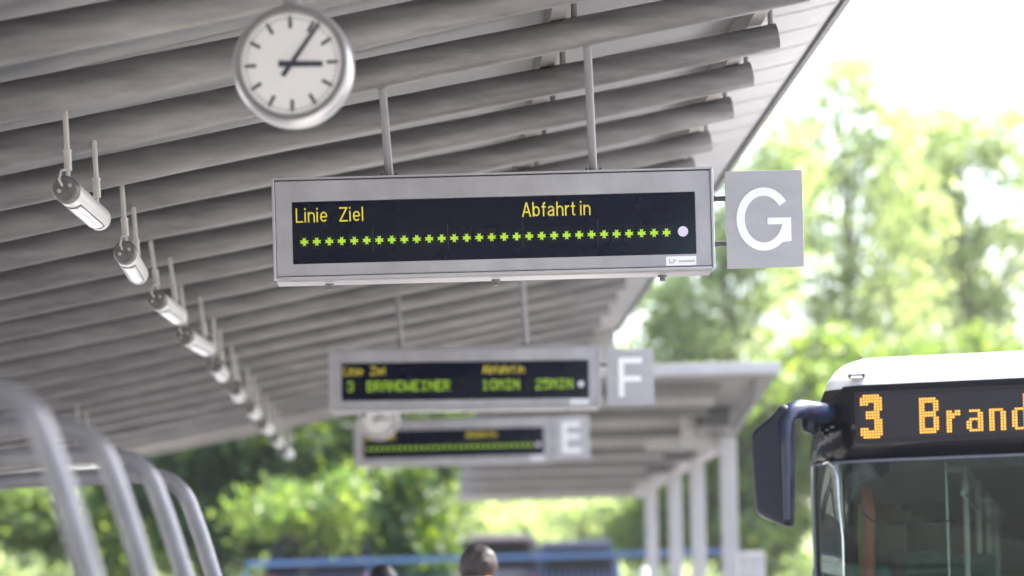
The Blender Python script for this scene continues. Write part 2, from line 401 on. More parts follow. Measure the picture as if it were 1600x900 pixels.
W_, H_, D_ = 1.905, .425, .15
def make_sign(ch, px, py, Y, rr, label, mode, rods, rodtop=None):
    c = P(px, py, Y)
    root = tag(empty('departure_display', c, (0, rr, 0)), label, 'display sign', 'departure displays hanging under the canopy')
    sc = 357.0
    def U(qx, qy):          # photo pixels on the G sign -> sign plane metres
        x, h = unroll(qx, qy); x0, h0 = unroll(770.5, 351)
        return (x-x0)*F/sc, (h-h0)*F/sc
    # screen rectangle
    sx0, sz1 = -.877, .117; sx1, sz0 = .882, -.155
    b = MB()
    b.box((0, D_/2, 0), (W_, D_, H_), bev=.007)
    hs = b.build('housing', M['frame'], root)
    # front frame ring
    b = MB(); y0, y1 = -.014, -.0008
    hw, hh = W_/2-.006, H_/2-.006
    b.box((0, (y0+y1)/2, (hh+sz1)/2), (2*hw, y1-y0, hh-sz1))
    b.box((0, (y0+y1)/2, (-hh+sz0)/2), (2*hw, y1-y0, sz0+hh))
    b.box(((-hw+sx0)/2, (y0+y1)/2, (sz0+sz1)/2), (sx0+hw, y1-y0, sz1-sz0))
    b.box(((hw+sx1)/2, (y0+y1)/2, (sz0+sz1)/2), (hw-sx1, y1-y0, sz1-sz0))
    b.build('front_frame', M['frame'], root)
    b = MB()
    for sx in (-1, 1): b.box((sx*(W_/2+.0035), -.001, 0), (.013, .040, H_+.016), bev=.003)
    b.box((0, -.001, -H_/2-.004), (W_-.008, .040, .010)); b.box((0, -.001, H_/2+.004), (W_-.008, .040, .008))
    b.build('edge_trim', M['rim'], root)
    MB().box((0, .078, -H_/2-.012), (W_-.004, .14, .012), bev=.003).build('bottom_rail', M['frame'], root)
    MB().box(((sx0+sx1)/2, -.003, (sz0+sz1)/2), (sx1-sx0-.002, .004, sz1-sz0-.002)).build('screen', M['screen'], root)
    # character cells and module joints
    b = MB()
    for k in range(30):
        x = -.826+k*.0545
        b.box((x, -.0054, -.055), (.049, .0008, .074))
    b.build('character_cells', M['cell'], root)
    for k in range(1, 5): MB().box((-.826+(6*k-.5)*.0545, -.0062, -.052), (.0016, .0008, .115)).build('module_joint', M['joint'], root)
    # headings
    for txt, x0 in (('Linie', -.860), ('Ziel', -.672), ('Abfahrt in', .126)): write(txt, x0, .027, .0625, M['text'], root)
    b = MB()
    if mode == 'stars':
        for k in range(30):
            x = -.826+k*.0545
            b.prism([(x+p[0], -.058+p[1]) for p in star_poly(.0195)], -.0072, -.0060)
    else:
        for txt, x0 in (('3', -.832), ('BRANDWEINER', -.690), ('10MIN', .128), ('25MIN', .508)):
            for i, chx in enumerate(txt):
                for r_, row in enumerate(FONT[chx]):
                    for c2, bit in enumerate(row):
                        if bit == '1':
                            X = x0+i*.0545+c2*.0092; Z = -.020-r_*.0105
                            b.box((X, -.0066, Z), (.0084, .0012, .0098))
            b.build('dot_characters', M['flip'], root); b = MB()
    if b.v: b.build('dot_characters', M['flip'], root)
    MB().disc((.826, -.055), .0225, -.0085, -.005).build('light_sensor', M['sensor'], root)
    st = MB().box((.814, -.0150, -.184), (.132, .001, .040)).build('sticker', M['white'], root)
    b = MB()
    for q in range(2): b.box((.764+q*.018, -.016, -.184), (.003, .0006, .018))
    b.box((.772, -.016, -.192), (.018, .0006, .003)); b.box((.787, -.016, -.182), (.012, .0006, .003))
    for q in range(17): b.box((.805+q*.0042, -.016, -.186), (.0026, .0006, .006+.003*(q*7 % 3 == 0)))
    b.build('sticker_print', M['grey_print'], st)
    for bx in (-.722, .005, .735):
        b = MB(); b.path([(bx, .03, -H_/2-.03), (bx, .03, -H_/2-.052)], .013, 10); b.path([(bx, .03, -H_/2-.026), (bx, .03, -H_/2-.034)], .021, 10)
        b.build('bolt', M['cap'], root)
    # hanging rods up to the nearest roof tube
    ty_ = min(tubes, key=lambda t: abs(t-Y-.05))
    for u in rods:
        lean = .02
        top = Vector((c.x+u-lean, ty_, zt(c.x+u-lean)-.055)); bot = Vector((c.x+u, Y+.06, c.z+H_/2))
        b = MB(); inv = Matrix.Rotation(-rr, 4, 'Y')
        b.path([inv @ (top-c), inv @ (bot+Vector((0,0,.01))-c)], .0185, 14)
        rd = b.build('hanging_rod', M['rod'], root)
        b = MB(); q = inv @ (bot-c); b.box((q.x, q.y, q.z+.008), (.085, .085, .012), bev=.003)
        for sx in (-1, 1): b.path([(q.x+sx*.03, q.y-.03, q.z+.012), (q.x+sx*.03, q.y-.03, q.z+.026)], .007, 6)
        b.build('flange', M['dark'], rd)
        b = MB(); q = inv @ (top-c); b.box((q.x, q.y, q.z+.004), (.055, .07, .02), bev=.004); b.build('tube_clamp', M['rod'], rd)
    return root
def add_plate(root, ch, x0, x1, z0, z1, lh):
    b = MB(); b.box(((x0+x1)/2, .0, (z0+z1)/2), (x1-x0, .007, z1-z0), bev=.002)
    p = b.build('letter_plate', M['plate'], root)
    letter(ch, p, (x0+x1)/2, (z0+z1)/2, lh, M['white'])
    for z in (z0+(z1-z0)*.27, z0+(z1-z0)*.73):
        b = MB(); b.path([(W_/2+.009, .02, z), (x0+.05, .02, z)], .011, 10); b.path([(W_/2+.009, .02, z), (W_/2+.018, .02, z)], .017, 10)
        b.build('bracket_bar', M['dark'], root)
sg = make_sign('G', 770.7, 350.0, 11.17, 0, 'nearest sharp departure display with yellow stars, beside the plate lettered G', 'stars', (-.448, .446))
add_plate(sg, 'G', 1.015, 1.352, -.222, .202, .276)
sf = make_sign('F', 726.0, 590.5, 18.2, -R(-.7), 'middle departure display reading line 3 with minutes, beside the plate lettered F', 'text', (-.445, .445))
add_plate(sf, 'F', 1.012, 1.342, -.212, .19, .278)
se = make_sign('E', 708.0, 689.0, 24.9, 0, 'farthest departure display behind the second clock, beside the plate lettered E', 'stars', (-.445, .445))
add_plate(se, 'E', .975, 1.325, -.205, .215, .295)

# ------------------------------------------------------------------ clocks
def make_clock():
    root = empty('platform_clock', (0,0,0))
    r = .198; d = .10
    b = MB(); n = 64
    prof = [(r-.012, -.004), (r-.002, .004), (r, .016), (r, d-.016), (r-.002, d-.004), (r-.012, d+.004)]
    rows = [[(q[0]*math.cos(2*math.pi*k/n), q[1], q[0]*math.sin(2*math.pi*k/n)) for k in range(n+1)] for q in prof]
    b.grid(rows); b.build('drum', M['clockrim'], root)
    for s_, nm in ((0, 'front'), (1, 'back')):
        y = -.004 if s_ == 0 else d+.004; sg_ = -1 if s_ == 0 else 1
        b = MB()
        prof = [(r-.012, y), (r-.014, y+sg_*.004), (r-.030, y+sg_*.002), (r-.033, y-sg_*.006)]
        b.grid([[(q[0]*math.cos(2*math.pi*k/n), q[1], q[0]*math.sin(2*math.pi*k/n)) for k in range(n+1)] for q in prof])
        b.build('bezel', M['clockring'], root)
        f = MB().disc((0, 0), r-.031, y-sg_*.004, y-sg_*.010, 64).build('dial', M['clockface'], root)
        b = MB(); yy = sorted((y-sg_*.0036, y-sg_*.0028))
        for k in range(60):
            a = 2*math.pi*k/60; big = k % 5 == 0
            l, wd = (.040, .0055) if big else (.011, .0016)
            r1 = r-.041; r0 = r1-l; ca, sa = math.sin(a), math.cos(a)
            b.prism([(ca*r0-sa*wd, sa*r0+ca*wd), (ca*r1-sa*wd, sa*r1+ca*wd), (ca*r1+sa*wd, sa*r1-ca*wd), (ca*r0+sa*wd, sa*r0-ca*wd)], *yy)
        b.build('hour_marks', M['hand'], f)
        for nm2, ang, l, tail, w0, w1, o_ in (('hour_hand', 93, .105, .042, .0105, .0085, 1), ('minute_hand', 37, .160, .048, .008, .0055, 2)):
            a = R(ang)*(1 if s_ == 0 else -1); ca, sa = math.sin(a), math.cos(a)
            yy = sorted((y-sg_*(.003-.0015*o_), y-sg_*(.002-.0015*o_)))
            MB().prism([(-ca*tail-sa*w0, -sa*tail+ca*w0), (ca*l-sa*w1, sa*l+ca*w1), (ca*l+sa*w1, sa*l-ca*w1), (-ca*tail+sa*w0, -sa*tail-ca*w0)], *yy).build(nm2, M['hand'], f)
    b = MB(); b.path([(0, d/2, r-.004), (0, d/2, r+.17)], .016, 12); b.path([(0, d/2, r-.004), (0, d/2, r+.02)], .03, 12)
    b.build('hanger', M['rod'], root)
    return root
ck = make_clock(); ck.location = P(455, 100, 8.4); ck.rotation_euler = (0, 0, -R(7))
tag(ck, 'large round station clock with black hands showing three, hanging nearest the viewer', 'clock', 'round clocks hanging under the canopy')
ck2 = copy_tree(ck); ck2.location = P(590, 654, 24.2); ck2.rotation_euler = (0, 0, -R(7))
tag(ck2, 'small far round clock hanging in front of the E display')
hang = [(ck, 8.4), (ck2, 24.2)]

# ------------------------------------------------------------------ tubular lamps
def make_lamp():
    root = empty('hanging_tube_lamp', (0,0,0))
    L_ = .40; r = .053
    b = MB(); b.path([(0,-L_,0),(0,-L_+.01,0),(0,L_-.03,0),(0,L_-.008,0),(0,L_,0)], [r,r,r,r*.93,r*.75], 28)
    b.build('housing', M['lamp'], root)
    b = MB(); b.path([(0,-L_-.012,0),(0,-L_+.002,0),(0,-L_+.045,0)], [r-.006,r+.002,r+.002], 28)
    cp = b.build('end_cap', M['cap'], root)
    b = MB()
    for ax in ((.022,.012),(-.022,-.01)): b.path([(ax[0],-L_-.012,ax[1]),(ax[0],-L_-.02,ax[1])], .008, 8)
    b.path([(-.01,-L_-.014,.012),(-.016,-L_-.05,.03),(-.012,-L_-.03,.07),(0,-L_+.06,.09)], .005, 8)
    b.build('cable', M['rodpale'], cp)
    # lens window let into the underside
    rows = []
    for y_ in (-L_+.18, L_-.10):
        rows.append([((r+.0016)*math.sin(R(a)), y_, -(r+.0016)*math.cos(R(a))) for a in range(-26, 39, 8)])
    MB().grid(rows).build('lens', M['lens'], root)
    b = MB()
    for a in (-29, 41):
        x_, z_ = (r+.001)*math.sin(R(a)), -(r+.001)*math.cos(R(a)); b.path([(x_,-L_+.15,z_),(x_,L_-.09,z_)], .003, 6)
    for y_ in (-L_+.15, L_-.09): b.path([((r+.001)*math.sin(R(a)), y_, -(r+.001)*math.cos(R(a))) for a in range(-29, 42, 10)], .003, 6)
    b.build('lens_frame', M['dark'], root)
    for y_ in (-.34, .33):
        b = MB(); b.path([(-.004,y_,.16),(-.014,y_,.33)], .0115, 12); rd = b.build('rod', M['rodpale'], root)
        b = MB(); b.path([(0,y_,.05),(0,y_,.10)], .009, 8); b.path([(0,y_,.085),(-.004,y_,.165)], .0165, 12); b.path([(-.004,y_,.16),(-.004,y_,.168)], .019, 12)
        b.build('joint', M['rodpale'], rd)
    return root
x_, h_ = unroll(130, 320); LH = 1.755
lx = x_/h_*LH; Z0 = LH/h_
lm = make_lamp()
desc = ['nearest big tubular lamp at the left edge, on two pale rods', 'second tubular lamp from the left edge, its cap left of the display',
 'third tubular lamp counted from the left edge of the photo', 'fourth tubular lamp counted from the left edge', 'fifth tubular lamp counted from the left edge',
 'sixth tubular lamp in the row, the last with its own clear gap', 'seventh tubular lamp in the row, seen close behind the sixth', 'eighth tubular lamp, third from the far end of the row',
 'ninth tubular lamp, next to last at the far end', 'farthest and smallest tubular lamp, hanging against the green trees']
for i in range(10):
    o = lm if i == 0 else copy_tree(lm)
    o.location = (lx, Z0+i*1.80, EYE+LH); o.rotation_euler = (0, R(random.uniform(-8, 8)), R(random.uniform(-2.5, 2.5)))
    if i in (0, 2, 3): o.rotation_euler.z += R(-3.2)
    o.rotation_euler.y = R([6,2,-12,-9,4,-5,3,-6,5,0][i]) * .3
    tag(o, desc[i], 'lamp', 'tubular lamps in a row under the canopy')

# ------------------------------------------------------------------ bent tube arches at lower left
def arch_pts():
    right = [(-.30,.072),(-.16,.074),(-.088,.066),(-.043,.047),(0,0),(.029,-.077),(.059,-.173),(.094,-.299),(.150,-.50),(.212,-.73),(.50,-1.80)]
    left = [(-1.22,-1.80),(-1.03,-.70),(-.99,-.48),(-.965,-.30),(-.94,-.17),(-.90,-.07),(-.84,.0),(-.75,.045),(-.62,.065)]
    return left+right
def make_arch():
    root = empty('tube_arch', (0,0,0)); b = MB()
    P_ = arch_pts(); dense = []
    for i in range(len(P_)-1):
        p0 = P_[max(i-1,0)]; p1 = P_[i]; p2 = P_[i+1]; p3 = P_[min(i+2,len(P_)-1)]
        for s in range(5):
            t = s/5
            dense.append(tuple(.5*((2*p1[k])+(-p0[k]+p2[k])*t+(2*p0[k]-5*p1[k]+4*p2[k]-p3[k])*t*t+(-p0[k]+3*p1[k]-3*p2[k]+p3[k])*t**3) for k in (0,1)))
    dense.append(P_[-1])
    b.path([(p[0], 0, p[1]) for p in dense], .027, 20); b.build('bent_tube', M['arch'], root)
    for fx in (-1.22, .50):
        q = MB(); q.disc((0,0), .07, 0, .012, 20); o = q.build('foot_plate', M['arch'], root); o.rotation_euler = (R(-90),0,0); o.location = (fx, 0, -1.80)
    return root
ar = make_arch()
x1, h1 = unroll(162, 710)
al = ['nearest bent tube arch, its leg at the lower left edge', 'tall bent tube arch second from the left edge', 'bent tube arch in the middle right of the row', 'farthest bent tube arch, in front of the trees']
for i in range(4):
    o = ar if i == 0 else copy_tree(ar)
    Yi = 6.4+(i-1)*1.12
    o.location = (x1*6.4, Yi, EYE+h1*6.4)
    tag(o, al[i], 'tube arch', 'bent tube arches on the platform')

# white strip lamp near the far end, left
p = P(130, 727, 22)
sp = tag(empty('strip_lamp', p), 'short flat white strip lamp, low at the left between the tube arches', 'lamp')
MB().box((0,0,0), (.26,.9,.06), bev=.01).build('housing', M['lamp'], sp)
MB().box((0,0,-.033), (.22,.84,.008)).build('diffuser', M['lens'], sp)
for yy in (-.3,.3):
    b = MB(); b.path([(0,yy,.03),(0,yy,zt(p.x)-p.z)], .010, 8); b.build('rod', M['rodpale'], sp)

# ------------------------------------------------------------------ second shelter
SX = 3.48; SY = 28.8
sh = tag(empty('bus_shelter', (SX, SY, 0)), 'pale open shelter with white columns and ribbed flat roof behind the signs', 'shelter')
X0s, X1s = .66, 3.74
def srel(x, y, h): return (x-SX, y-SY, EYE+h)
def slab(b, x0, x1, ya, ha, yb, hb, th):
    b.add([srel(x0,ya,ha),srel(x1,ya,ha),srel(x1,yb,hb),srel(x0,yb,hb),srel(x0,ya,ha+th),srel(x1,ya,ha+th),srel(x1,yb,hb+th),srel(x0,yb,hb+th)],
          [(0,1,2,3),(4,7,6,5),(0,4,5,1),(1,5,6,2),(2,6,7,3),(3,7,4,0)])
b = MB(); slab(b, X0s, X1s, 26.4, 2.38, 30.0, 2.0, .07); b.build('front_slope', M['deck'], sh)
b = MB(); slab(b, X0s, X1s, 30.003, 2.0, 41, 2.0, .07); b.build('roof_deck', M['edge'], sh)
MB().box(srel((X0s+X1s)/2, 26.35, 2.46), (X1s-X0s+.06, .07, .12), bev=.01).build('fascia', M['concrete'], sh)
MB().box(srel((X0s+X1s)/2, 41.04, 1.95), (X1s-X0s, .07, .30)).build('fascia', M['pale'], sh)
for k in range(6):
    yy = 26.8+k*.62; hh = 2.38-.38*(yy-26.4)/3.6
    MB().box(srel((X0s+3.2)/2, yy, hh-.055), (3.2-X0s, .06, .10)).build('rib', M['pale'] if k % 2 else M['deck'], sh)
for k in range(11):
    yy = 30.6+k*.95
    MB().box(srel((X0s+3.3)/2, yy, 1.925), (3.3-X0s, .10, .14)).build('rib', M['pale'] if k % 3 == 1 else M['tube'], sh)
MB().path([srel(3.52,26.42,2.44), srel(3.56,27.0,2.2), srel(3.56,28.6,2.02)], .035, 8).build('gutter_pipe', M['dark'], sh)
for dx_ in (478, 430, 395, 358):
    MB().box((.02, 28.8*478/dx_-SY, (EYE+1.9)/2), (.165, .165, EYE+1.9), bev=.012).build('column', M['concrete'], sh)
MB().box(srel(3.50, 35.4, 1.90), (.14, 11.2, .18)).build('column_beam', M['concrete'], sh)
for bxx, byy, bh, bs in ((3.30, 28.3, 2.10, .30), (3.20, 31.6, 1.93, .34), (3.22, 34.4, 1.93, .30)):
    MB().box(srel(bxx, byy, bh), (bs, .5, .20), bev=.02).build('roof_block', M['dark'], sh)  # dark boxes set in the dark corner regions under the roof
MB().box(srel(3.02, 28.45, 2.0), (.14, .14, .34), bev=.01).build('roof_block', M['pale'], sh)
MB().box(srel(3.10, 28.9, 1.86), (1.0, .12, .13)).build('cross_beam', M['pale'], sh)

# ------------------------------------------------------------------ blue railing, pillars
rl = tag(empty('blue_railing', (1, 43.5, TER+.07)), 'long blue steel railing in front of the parked cars', 'railing')
xa, xb = (385-VPX)/F*43.5, (1152-VPX)/F*43.5+.08
ztop = .98
MB().box(((xa+xb)/2-1, 0, ztop), (xb-xa, .06, .075), bev=.01).build('top_rail', M['blue'], rl)
MB().box(((xa+xb)/2-1, 0, .14), (xb-xa, .04, .05)).build('bottom_rail', M['blue'], rl)
for k in range(5):
    x = xa+(xb-xa)*k/4
    MB().box((x-1, 0, .38), (.09, .09, .92), bev=.008).build('post', M['blue'], rl)
b = MB(); x = xa+.11
while x < xb-.05: b.box((x-1, 0, .46), (.014, .014, .62)); x += .11
b.build('balusters', M['blue'], rl)
p = P(1172, 863, 30)
tag(MB().box((p.x, 30, p.z/2), (.27, .5, p.z), bev=.015).build('concrete_pillar', M['concrete']), 'short pale concrete pillar at the right end of the blue railing', 'pillar')
p = P(1006, 886, 31); o = MB(); o.path([(p.x,31,0),(p.x,31,p.z-.03),(p.x,31,p.z)], [.05,.05,.03], 12)
tag(o.build('bollard', M['white']), 'thin white bollard below the shelter columns', 'bollard')

# ------------------------------------------------------------------ parked cars on the upper street
def make_car(px, top, Y, w, h, paint, label, tall, name='parked_car'):
    c = P(px, top, Y); zb = c.z-h
    root = tag(empty(name, (c.x, Y, zb)), label, 'car', 'cars parked behind the blue railing')
    hw = w/2; L = 4.5; wl = h*.56
    # body: stations along y (rear towards the viewer)
    b = MB(); rows = []
    def ring(y, wl_, w0, z0):
        q = [(-w0*.96, z0), (-w0, z0+.16), (-w0, wl_*.8), (-w0*.95, wl_), (w0*.95, wl_), (w0, wl_*.8), (w0, z0+.16), (w0*.96, z0)]
        return [(x, y, z) for x, z in q]
    for y, f, w0 in ((0,.90,.90),(.08,.98,.97),(.6,1.0,1.0),(2.9,1.0,1.0),(3.9,.92,.97),(4.35,.82,.90),(4.5,.65,.82)):
        rows.append(ring(y, wl*f, hw*w0, .24))
    rows = [r+[r[0]] for r in rows]
    b.grid(rows, False); b.add(rows[0][:-1], [tuple(range(8))]); b.add(rows[-1][:-1], [tuple(range(8))])
    b.build('body', paint, root)
    # cabin
    y0, y1, y2, y3 = (.06, .45, 2.3, 3.1) if tall else (.25, .85, 2.2, 3.1)
    rt_ = hw*.74
    base = [(-hw*.93,y0,wl-.01),(hw*.93,y0,wl-.01),(hw*.93,y3,wl-.01),(-hw*.93,y3,wl-.01)]
    mid = [(-rt_*1.08,y1-.08,h-.10),(rt_*1.08,y1-.08,h-.10),(rt_*1.08,y2+.08,h-.10),(-rt_*1.08,y2+.08,h-.10)]
    top_ = [(-rt_*.92,y1+.06,h),(rt_*.92,y1+.06,h),(rt_*.92,y2-.1,h),(-rt_*.92,y2-.1,h)]
    b = MB(); b.add(base+mid+top_, [(0,1,5,4),(1,2,6,5),(2,3,7,6),(3,0,4,7),(4,5,9,8),(5,6,10,9),(6,7,11,10),(7,4,8,11),(8,9,10,11)])
    b.build('cabin', paint, root)
    def lerp(a, b_, t): return Vector(a)*(1-t)+Vector(b_)*t
    def pane(nm, A, B, C_, D, out):
        g = []
        for u, v in ((.09,.10),(.91,.10),(.91,.92),(.09,.92)):
            g.append(lerp(lerp(A, B, u), lerp(D, C_, u), v)+Vector(out)*.006)
        g2 = [q-Vector(out)*.012 for q in g]
        MB().add(g+g2, [(0,1,2,3),(7,6,5,4),(0,4,5,1),(1,5,6,2),(2,6,7,3),(3,7,4,0)]).build(nm, M['carglass'], root)
    pane('rear_window', base[0], base[1], mid[1], mid[0], (0,-1,0)); pane('windscreen', base[2], base[3], mid[3], mid[2], (0,1,0))
    pane('side_window', base[1], base[2], mid[2], mid[1], (1,0,0)); pane('side_window', base[3], base[0], mid[0], mid[3], (-1,0,0))
    for s in (-1, 1):
        MB().box((s*hw*.80, .0, wl*.80), (.22, .06, .16), bev=.02).build('tail_light', M['tail'], root)
        for yy in (.85, 3.65):
            b = MB(); b.path([(s*(hw-.22), yy, .33), (s*(hw+.005), yy, .33)], .33, 24); wv = b.build('wheel', M['tyre'], root)
            b = MB(); b.path([(s*(hw-.01), yy, .33), (s*(hw+.012), yy, .33)], .20, 16); b.build('rim', M['chrome'], wv)
    MB().box((0, -.01, wl*.55), (.52, .03, .12), bev=.005).build('number_plate', M['white'], root)
    MB().box((0, .02, .36), (w*.9, .12, .18), bev=.04).build('bumper', M['cap'], root)
make_car(765, 833, 50, 2.3, 1.70, M['suv'], 'tall brown grey car parked behind the grey haired person', True)
make_car(903, 843, 49.5, 1.75, 1.60, M['car_blue'], 'dark blue car parked under the shelter with a red tail light', True)
make_car(500, 836, 51, 2.4, 1.66, M['car_navy'], 'dark navy car parked under the trees at the left', True)

# ------------------------------------------------------------------ bus
A = R(14); ca, sa = math.cos(A), math.sin(A)
O = P(1260, 800, 13.0)
eu = Vector((ca, -sa)); ed = Vector((sa, ca))
Od = O.x*ed.x+O.y*ed.y; Ou = O.x*eu.x+O.y*eu.y
def fr(px, py, d=0.):
    x, h = unroll(px, py); t = (Od+d)/(x*ed.x+ed.y)
    return t*(x*eu.x+eu.y)-Ou, EYE+h*t
bus = tag(empty('city_bus', (O.x, O.y, -.10), (0, 0, -A)), 'white and black city bus with amber number 3 waiting at the right', 'bus')
BZ = -.10           # bus origin height: local z = world z - BZ
BW = 2.55
def dfront(u):
    v = min(u, BW-u); return .26*max(0, 1-v/.28)**2 if v < .28 else 0.
def fl(px, py, d=0.):
    u, z = fr(px, py, d); return u, z-BZ
prof = [fl(1259, 716), fl(1259, 700), fl(1264, 680), fl(1272, 648), fl(1279, 622), fl(1285, 606)]+[fl(x, y, .22) for x, y in ((1293, 590), (1304, 576), (1320, 565), (1345, 558), (1385, 555), (1430, 553), (1520, 549))]
prof = [(max(u, 0), z) for u, z in prof]
full = prof + [(BW-u, z) for u, z in prof[::-1]]
zm = fl(1400, 603)[1]
b = MB(); rings = []
for d, k in ((0, 0), (.03, .30), (.10, .62), (.22, .86), (.40, 1.0), (11.2, 1.0), (11.35, .9)):
    rr = []
    for u, z in full:
        zz = z if z < zm else zm+(z-zm)*k*1.035
        rr.append((u, dfront(u)*(1-min(1, d/1.0)*.0 if d < 1 else 1)+d if d < 1 else d, zz))
    rings.append(rr)
b.grid(rings); b.add(rings[-1], [tuple(range(len(full)))]); b.build('roof_shell', M['bus_white'], bus)
zb_ = fl(1400, 715)[1]
us = [0, .01, .03, .06, .10, .15, .20, .28]; us = us+[.28+(BW-.56)*i/12 for i in range(1, 12)]+[BW-u for u in us[::-1]]
ua, za = fl(1259, 716); ub, zb2 = fl(1272, 648); uc, zc = fl(1318, 603)
def ztopm(u):
    v = min(u, BW-u)
    if v < ub: return za+(zb2-za)*(v/ub)
    if v < uc: return zb2+(zc-zb2)*(v-ub)/(uc-ub)
    return zc
def skin(zlo, zhi, off, us_=us):
    return [[(u, dfront(u)-off, zlo(u)) for u in us_], [(u, dfront(u)-off, zlo(u)*.5+zhi(u)*.5) for u in us_], [(u, dfront(u)-off, zhi(u)) for u in us_]]
def shell(b, zlo, zhi, off, th=.02, us_=us):
    r0 = skin(zlo, zhi, off, us_); r1 = skin(zlo, zhi, off-th, us_)
    b.grid([r0[2]]+[r0[1]]+[r0[0]]+[r1[0]]+[r1[1]]+[r1[2]]+[r0[2]]); return b
shell(MB(), lambda u: zb_, lambda u: max(ztopm(u), zb_+.01), .004, .05).build('front_mask', M['bus_black'], bus)
shell(MB(), lambda u: zb_-.018, lambda u: zb_-.004, .008, .03).build('seam', M['seam'], bus)
shell(MB(), lambda u: 1.05, lambda u: zb_-.018, .0, .012).build('windscreen', M['glass'], bus, )
shell(MB(), lambda u: .32, lambda u: 1.05, .006, .06).build('front_panel', M['bus_white'], bus)
shell(MB(), lambda u: .30, lambda u: .55, .03, .03).build('bumper', M['bus_black'], bus)
# sides, glass and pillars, rear
for u0, s in ((0, 1), (BW, -1)):
    MB().box((u0+s*.02, 5.8, .675), (.04, 11.0, .75)).build('side_panel', M['bus_white'], bus)
    b = MB()
    for k in range(8): b.box((u0+s*.03, .33+k*1.55, 1.66), (.05, .09, 1.25))
    b.build('side_pillars', M['bus_black'], bus)
    for k in range(7): MB().box((u0+s*.015, 1.105+k*1.55, 1.66), (.008, 1.44, 1.24)).build('side_window', M['tint'], bus)
    for yy in (2.7, 8.6):
        b = MB(); b.path([(u0+s*.02-s*.025, yy, .48), (u0+s*.3, yy, .48)], .48, 28); wv = b.build('wheel', M['tyre'], bus)
        b = MB(); b.path([(u0-s*.02, yy, .48), (u0+s*.1, yy, .48)], .28, 20); b.build('rim', M['chrome'], wv)
MB().box((BW/2, 11.3, 1.3), (BW-.1, .06, 2.0)).build('rear_panel', M['interior'], bus)
MB().box((BW/2, 5.9, .33), (BW-.1, 10.8, .06)).build('floor', M['interior'], bus)
MB().box((BW/2, 5.9, 2.275), (BW-.12, 10.6, .03)).build('ceiling_lining', M['lining'], bus)
# interior seen through the windscreen
def bx(px0, py0, px1, py1, d, th, m, nm, bev=0.):
    u0, z1 = fl(px0, py0, d); u1, z0 = fl(px1, py1, d); z0 = min(z0, z1-.02)
    MB().box(((u0+u1)/2, d, (z0+z1)/2), (u1-u0, th, z1-z0), bev=bev).build(nm, m, bus)
bx(1340, 716, 1480, 784, .55, .05, M['interior'], 'destination_box')
bx(1309, 716, 1345, 786, .30, .04, M['bus_black'], 'sun_blind')
b = MB(); pts = [fl(1343, 760, .5), fl(1352, 766, .5), fl(1357, 800, .5), fl(1359, 1000, .5)]
b.path([(u, .5, z) for u, z in pts], [.012,.034,.036,.030], 10); b.build('door_edge', M['salmon'], bus)
b = MB(); pts = [fl(1345, 766, .6), fl(1345, 830, .6), fl(1350, 1000, .6)]
b.path([(u, .6, z) for u, z in pts], .016, 8); b.build('grab_pole', M['yellow'], bus)
bx(1365, 815, 1420, 1000, 1.6, .04, M['lining'], 'cab_partition')
bx(1386, 860, 1404, 1000, 1.5, .03, M['interior'], 'partition_door')
b = MB(); u, z = fl(1477, 716, .35); b.path([(u, .35, z), (u+.01, .35, 1.05)], .008, 8); b.build('chrome_pole', M['chrome'], bus)
u0, z0 = fl(1352, 802, .25); u1, z1 = fl(1375, 819, .25); u2, z2 = fl(1500, 815, .25)
b = MB(); b.path([(u0,.06,z0),((u0+u1)/2,.06,z1+.02),(u1,.06,z1),(u2,.06,z2)], .006, 8); b.build('wiper', M['bus_black'], bus)
for (px, py, d) in ((1330, 880, .9), (1440, 862, 2.4), (1500, 866, 2.4), (1405, 880, 4.4), (1465, 878, 4.4)):
    u, z = fl(px, py, d)
    b = MB(); b.box((u, d, z-.42), (.42, .09, .84), bev=.04); b.box((u, d-.2, z-.80), (.42, .42, .10), bev=.03); b.box((u, d-.2, (z-.85)/2+.15), (.08, .3, max(.1, z-1.2)), bev=.01)
    b.build('seat', M['teal'], bus)
for k in range(5): MB().box((.7+k*.012, 2+k*1.9, 2.235), (.12, 1.3, .04), bev=.01).build('ceiling_lamp', M['lens'], bus)
b = MB()
for uu in (.75, 1.75): b.path([(uu, .9, 2.08), (uu, 10.5, 2.08)], .017, 8)
for uu in (.75, 1.75):
    for dd in (1.3, 3.6, 6., 8.4): b.path([(uu, dd, 2.26), (uu, dd, .36)], .017, 8)
b.build('handrails', M['chrome'], bus)
# cab side trim: a thin curved bright line and roof light
b = MB(); T = [(1284, 722), (1293, 720), (1302, 728), (1307, 745), (1310, 790), (1316, 840), (1318, 900), (1320, 1010)]
pp = [fl(x, y) for x, y in T]; b.path([(u, dfront(u)-.006, z) for u, z in pp], [.009]*4+[.006]*4, 8); b.build('window_trim', M['chrome'], bus)
b = MB(); T = [(1267, 722), (1266, 760), (1268, 850), (1270, 1010)]
pp = [fl(x, y) for x, y in T]; b.path([(u, dfront(u)-.004, z) for u, z in pp], .010, 8); b.build('corner_seal', M['seam'], bus)
u, z = fl(1341, 590, .1); b = MB(); b.box((u, .012, z), (.085, .05, .024), bev=.008); ml = b.build('marker_light', M['chrome'], bus)
MB().box((u-.036, -.016, z), (.014, .006, .02)).build('marker_end', M['dark'], ml); MB().box((u+.036, -.016, z), (.014, .006, .02)).build('marker_end', M['dark'], ml)
# vents under the mask at the cab corner
b = MB()
for r_ in range(3):
    for k in range(4):
        u, z = fl(1268+k*9+r_*2, 700-k*4-r_*11); MB().box((u, dfront(u)-.007, z), (.022, .01, .011)).build('vent_slot', M['seam'], bus)
